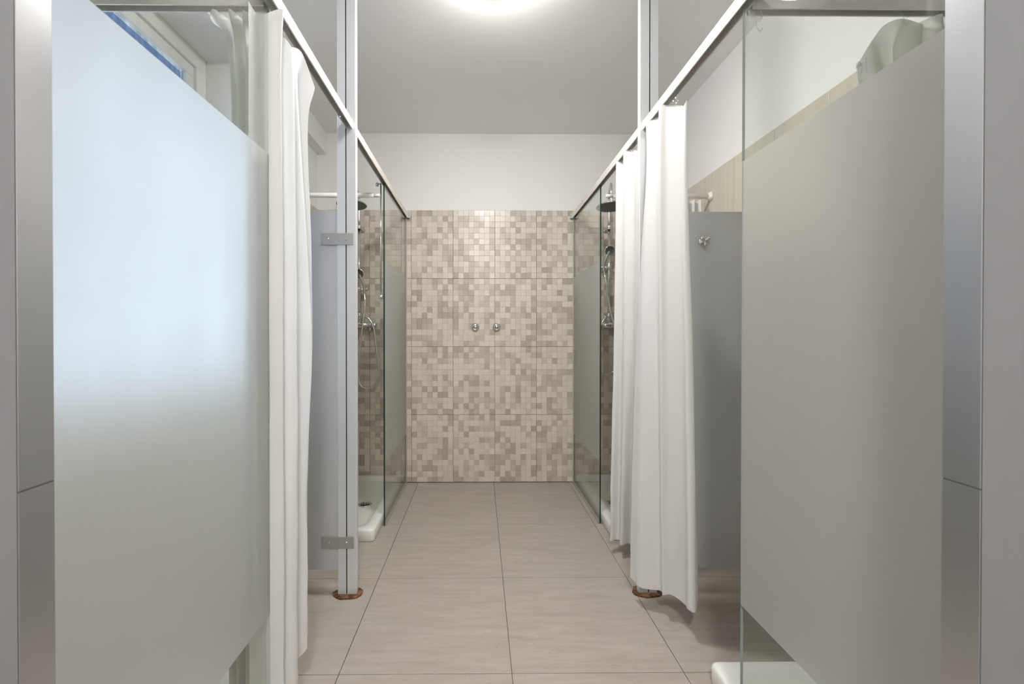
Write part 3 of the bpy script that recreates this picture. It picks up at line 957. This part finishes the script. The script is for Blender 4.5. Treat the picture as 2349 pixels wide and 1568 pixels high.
# near left, along the aisle
curtain('white curtain bunched along the left aisle rail beside the bright frosted screen', [
    lv(2.06, [(-.613, 1.172), (-.609, 1.222), (-.556, 1.254, 2.097), (-.606, 1.272, 2.02), (-.575, 1.290, 2.045), (-.556, 1.315, 2.02), (-.612, 1.345, 2.05), (-.585, 1.400, 2.085), (-.576, 1.437, 2.085), (-.543, 1.455, 1.99)]),
    lv(1.90, [(-.613, 1.172), (-.609, 1.222), (-.563, 1.254), (-.612, 1.272), (-.568, 1.290), (-.552, 1.315), (-.618, 1.345), (-.572, 1.390), (-.600, 1.425), (-.566, 1.452, 1.86)]),
    lv(1.45, [(-.614, 1.17), (-.608, 1.222), (-.560, 1.255), (-.620, 1.276), (-.556, 1.292), (-.552, 1.320), (-.622, 1.345), (-.545, 1.392), (-.605, 1.43), (-.556, 1.455)]),
    lv(1.10, [(-.614, 1.17), (-.608, 1.222), (-.560, 1.255), (-.620, 1.276), (-.556, 1.292), (-.550, 1.322), (-.622, 1.345), (-.534, 1.398), (-.600, 1.43), (-.556, 1.46)]),
    lv(.72, [(-.614, 1.17), (-.608, 1.222), (-.560, 1.256), (-.620, 1.278), (-.558, 1.295), (-.552, 1.325), (-.622, 1.35), (-.549, 1.395), (-.602, 1.43), (-.572, 1.46)]),
    lv(.10, [(-.614, 1.17), (-.608, 1.222), (-.560, 1.256), (-.620, 1.275), (-.560, 1.30), (-.560, 1.335), (-.622, 1.36), (-.553, 1.405, .172), (-.60, 1.435, .172), (-.575, 1.462, .17)])],
    [((-.586, 1.300, 2.088), 1.2), ((-.586, 1.345, 2.085), 1.6), ((-.585, 1.415, 2.09), 1.4)], seed=1)
# near right, along the aisle
curtain('white curtain with rust-stained hem hanging in front of the right post', [
    lv(2.09, [(.757, 1.958, 2.06), (.729, 1.915, 2.10), (.757, 1.825, 2.09), (.724, 1.772, 2.105), (.752, 1.745, 2.09), (.777, 1.688, 2.06), (.772, 1.658, 2.04), (.783, 1.652, 2.065), (.79, 1.70, 2.02)]),
    lv(1.95, [(.750, 1.958, 1.92), (.735, 1.915), (.758, 1.83), (.726, 1.775), (.755, 1.752), (.775, 1.695), (.772, 1.658), (.783, 1.652), (.79, 1.70)]),
    lv(1.60, [(.726, 1.955), (.720, 1.90), (.757, 1.83), (.729, 1.778), (.757, 1.758), (.783, 1.70), (.772, 1.660), (.792, 1.655), (.80, 1.71)]),
    lv(1.10, [(.698, 1.945), (.703, 1.88), (.757, 1.83), (.737, 1.782), (.765, 1.768), (.793, 1.71), (.786, 1.664), (.812, 1.66), (.825, 1.71)]),
    lv(.55, [(.676, 1.935), (.694, 1.868), (.758, 1.83), (.744, 1.787), (.775, 1.778), (.803, 1.718), (.797, 1.667), (.822, 1.662), (.848, 1.71)]),
    lv(.11, [(.666, 1.925, .105), (.690, 1.862, .095), (.760, 1.83, .10), (.754, 1.79, .105), (.785, 1.785, .11), (.812, 1.722, .11), (.802, 1.670, .12), (.826, 1.664, .115), (.862, 1.715, .13)])],
    [((.750, 1.668, 2.085), -1.4), ((.752, 1.69, 2.085), -1.3), ((.752, 1.90, 2.082), -1.2)], 'cloth_stained', seed=2, wr=.002)
# far right, along the aisle
curtain('narrow white curtain behind the right post beside the green glass edge', [
    lv(2.09, [(.762, 2.42), (.731, 2.345, 2.105), (.764, 2.305, 2.085), (.730, 2.225, 2.105), (.755, 2.165, 2.09), (.757, 2.10, 2.06), (.785, 2.05, 2.06)]),
    lv(1.8, [(.755, 2.415), (.731, 2.345), (.766, 2.31), (.733, 2.225), (.768, 2.17), (.752, 2.09), (.786, 2.05)]),
    lv(1.1, [(.742, 2.405), (.722, 2.345), (.765, 2.325), (.738, 2.245), (.780, 2.20), (.750, 2.12), (.79, 2.07)]),
    lv(.5, [(.722, 2.385), (.708, 2.335), (.755, 2.335), (.738, 2.265), (.785, 2.25), (.755, 2.15), (.795, 2.10)]),
    lv(.075, [(.710, 2.37), (.700, 2.33), (.748, 2.345), (.738, 2.28), (.792, 2.30), (.760, 2.18, .07), (.80, 2.14, .07)])],
    [((.750, 2.15, 2.085), -1.2), ((.750, 2.08, 2.08), -1.3)], seed=3)
# on the cross rails of the near showers
curtain('off-white curtain gathered behind the near left frosted screen', [
    lv(2.075, [(-.640, 1.262), (-.655, 1.222), (-.672, 1.266), (-.692, 1.220), (-.712, 1.266), (-.735, 1.222), (-.765, 1.255)]),
    lv(1.90, [(-.638, 1.262), (-.647, 1.222), (-.658, 1.266), (-.672, 1.220), (-.684, 1.266), (-.692, 1.226), (-.700, 1.250, 1.93)]),
    lv(1.2, [(-.638, 1.262), (-.646, 1.218), (-.655, 1.270), (-.668, 1.214), (-.680, 1.270), (-.690, 1.222), (-.700, 1.250)]),
    lv(.09, [(-.640, 1.265), (-.650, 1.214), (-.660, 1.274), (-.674, 1.210), (-.686, 1.274), (-.697, 1.218), (-.708, 1.250)])],
    [((-.655, 1.242, 2.085), 0), ((-.692, 1.242, 2.085), .2), ((-.735, 1.242, 2.085), 0)], 'cloth_grey', seed=4)
curtain('off-white curtain with a drooping corner behind the near right frosted screen', [
    lv(2.07, [(1.080, 1.250, 1.945), (1.105, 1.225, 2.005), (1.150, 1.240, 2.055), (1.210, 1.250, 2.08), (1.235, 1.215, 2.04), (1.262, 1.266, 2.075), (1.290, 1.214), (1.318, 1.266), (1.346, 1.216), (1.380, 1.262)]),
    lv(1.90, [(1.090, 1.250, 1.86), (1.120, 1.215, 1.87), (1.172, 1.235), (1.196, 1.265), (1.226, 1.215), (1.258, 1.268), (1.290, 1.212), (1.318, 1.268), (1.346, 1.214), (1.380, 1.262)]),
    lv(1.2, [(1.150, 1.250), (1.168, 1.210), (1.190, 1.268), (1.212, 1.208), (1.236, 1.27), (1.262, 1.208), (1.290, 1.27), (1.318, 1.208), (1.346, 1.27), (1.384, 1.225)]),
    lv(.10, [(1.140, 1.250), (1.162, 1.205), (1.188, 1.272), (1.212, 1.204), (1.238, 1.274), (1.264, 1.204), (1.292, 1.274), (1.320, 1.204), (1.350, 1.274), (1.388, 1.225)])],
    [((1.078, 1.240, 1.925), .3), ((1.098, 1.236, 1.938), .5), ((1.212, 1.242, 2.085), .1), ((1.300, 1.242, 2.085), 0)], 'cloth_grey', seed=5)
# on the rods of the far showers
curtain('white curtain bunched at the wall end of the far left rod', [
    lv(1.992, [(-1.025, 2.668), (-1.05, 2.640), (-1.085, 2.694), (-1.12, 2.638), (-1.155, 2.694), (-1.19, 2.638), (-1.225, 2.69), (-1.25, 2.65)]),
    lv(1.2, [(-1.03, 2.668), (-1.055, 2.635), (-1.09, 2.70), (-1.12, 2.632), (-1.155, 2.70), (-1.19, 2.632), (-1.222, 2.695), (-1.25, 2.65)]),
    lv(.12, [(-1.03, 2.668), (-1.055, 2.63), (-1.09, 2.70), (-1.12, 2.63), (-1.155, 2.70), (-1.19, 2.63), (-1.222, 2.695), (-1.25, 2.65)])],
    [((-1.05, 2.665, 2.010), 0), ((-1.14, 2.665, 2.010), 0)], seed=6)
curtain('white curtain bunched at the wall end of the far right rod', [
    lv(1.992, [(1.352, 2.664), (1.336, 2.640), (1.318, 2.694), (1.298, 2.638), (1.278, 2.694), (1.258, 2.638), (1.238, 2.69), (1.215, 2.65)]),
    lv(1.2, [(1.352, 2.664), (1.336, 2.635), (1.318, 2.70), (1.298, 2.632), (1.278, 2.70), (1.258, 2.632), (1.238, 2.695), (1.215, 2.65)]),
    lv(.12, [(1.352, 2.664), (1.336, 2.63), (1.318, 2.70), (1.298, 2.63), (1.278, 2.70), (1.258, 2.63), (1.238, 2.695), (1.215, 2.65)])],
    [((1.34, 2.665, 2.010), 0), ((1.26, 2.665, 2.010), 0)], seed=7)
# empty hooks left on the rails
for (p, a, lab) in (((-.586, 1.83, 2.086), 1.3, 'empty clear plastic hook on the left rail beside the post'),
                    ((.752, 1.212, 2.086), -1.3, 'empty clear plastic hook on the right rail, nearer of two above the frosted screen'),
                    ((.790, 1.242, 2.072), .2, 'empty clear plastic hook on the right cross rail beside the screen edge')):
    tag(obj('curtain_hook', hook_bm(p, a, 1.15), 'hook_plastic'), lab, 'hook', 'empty curtain hooks')
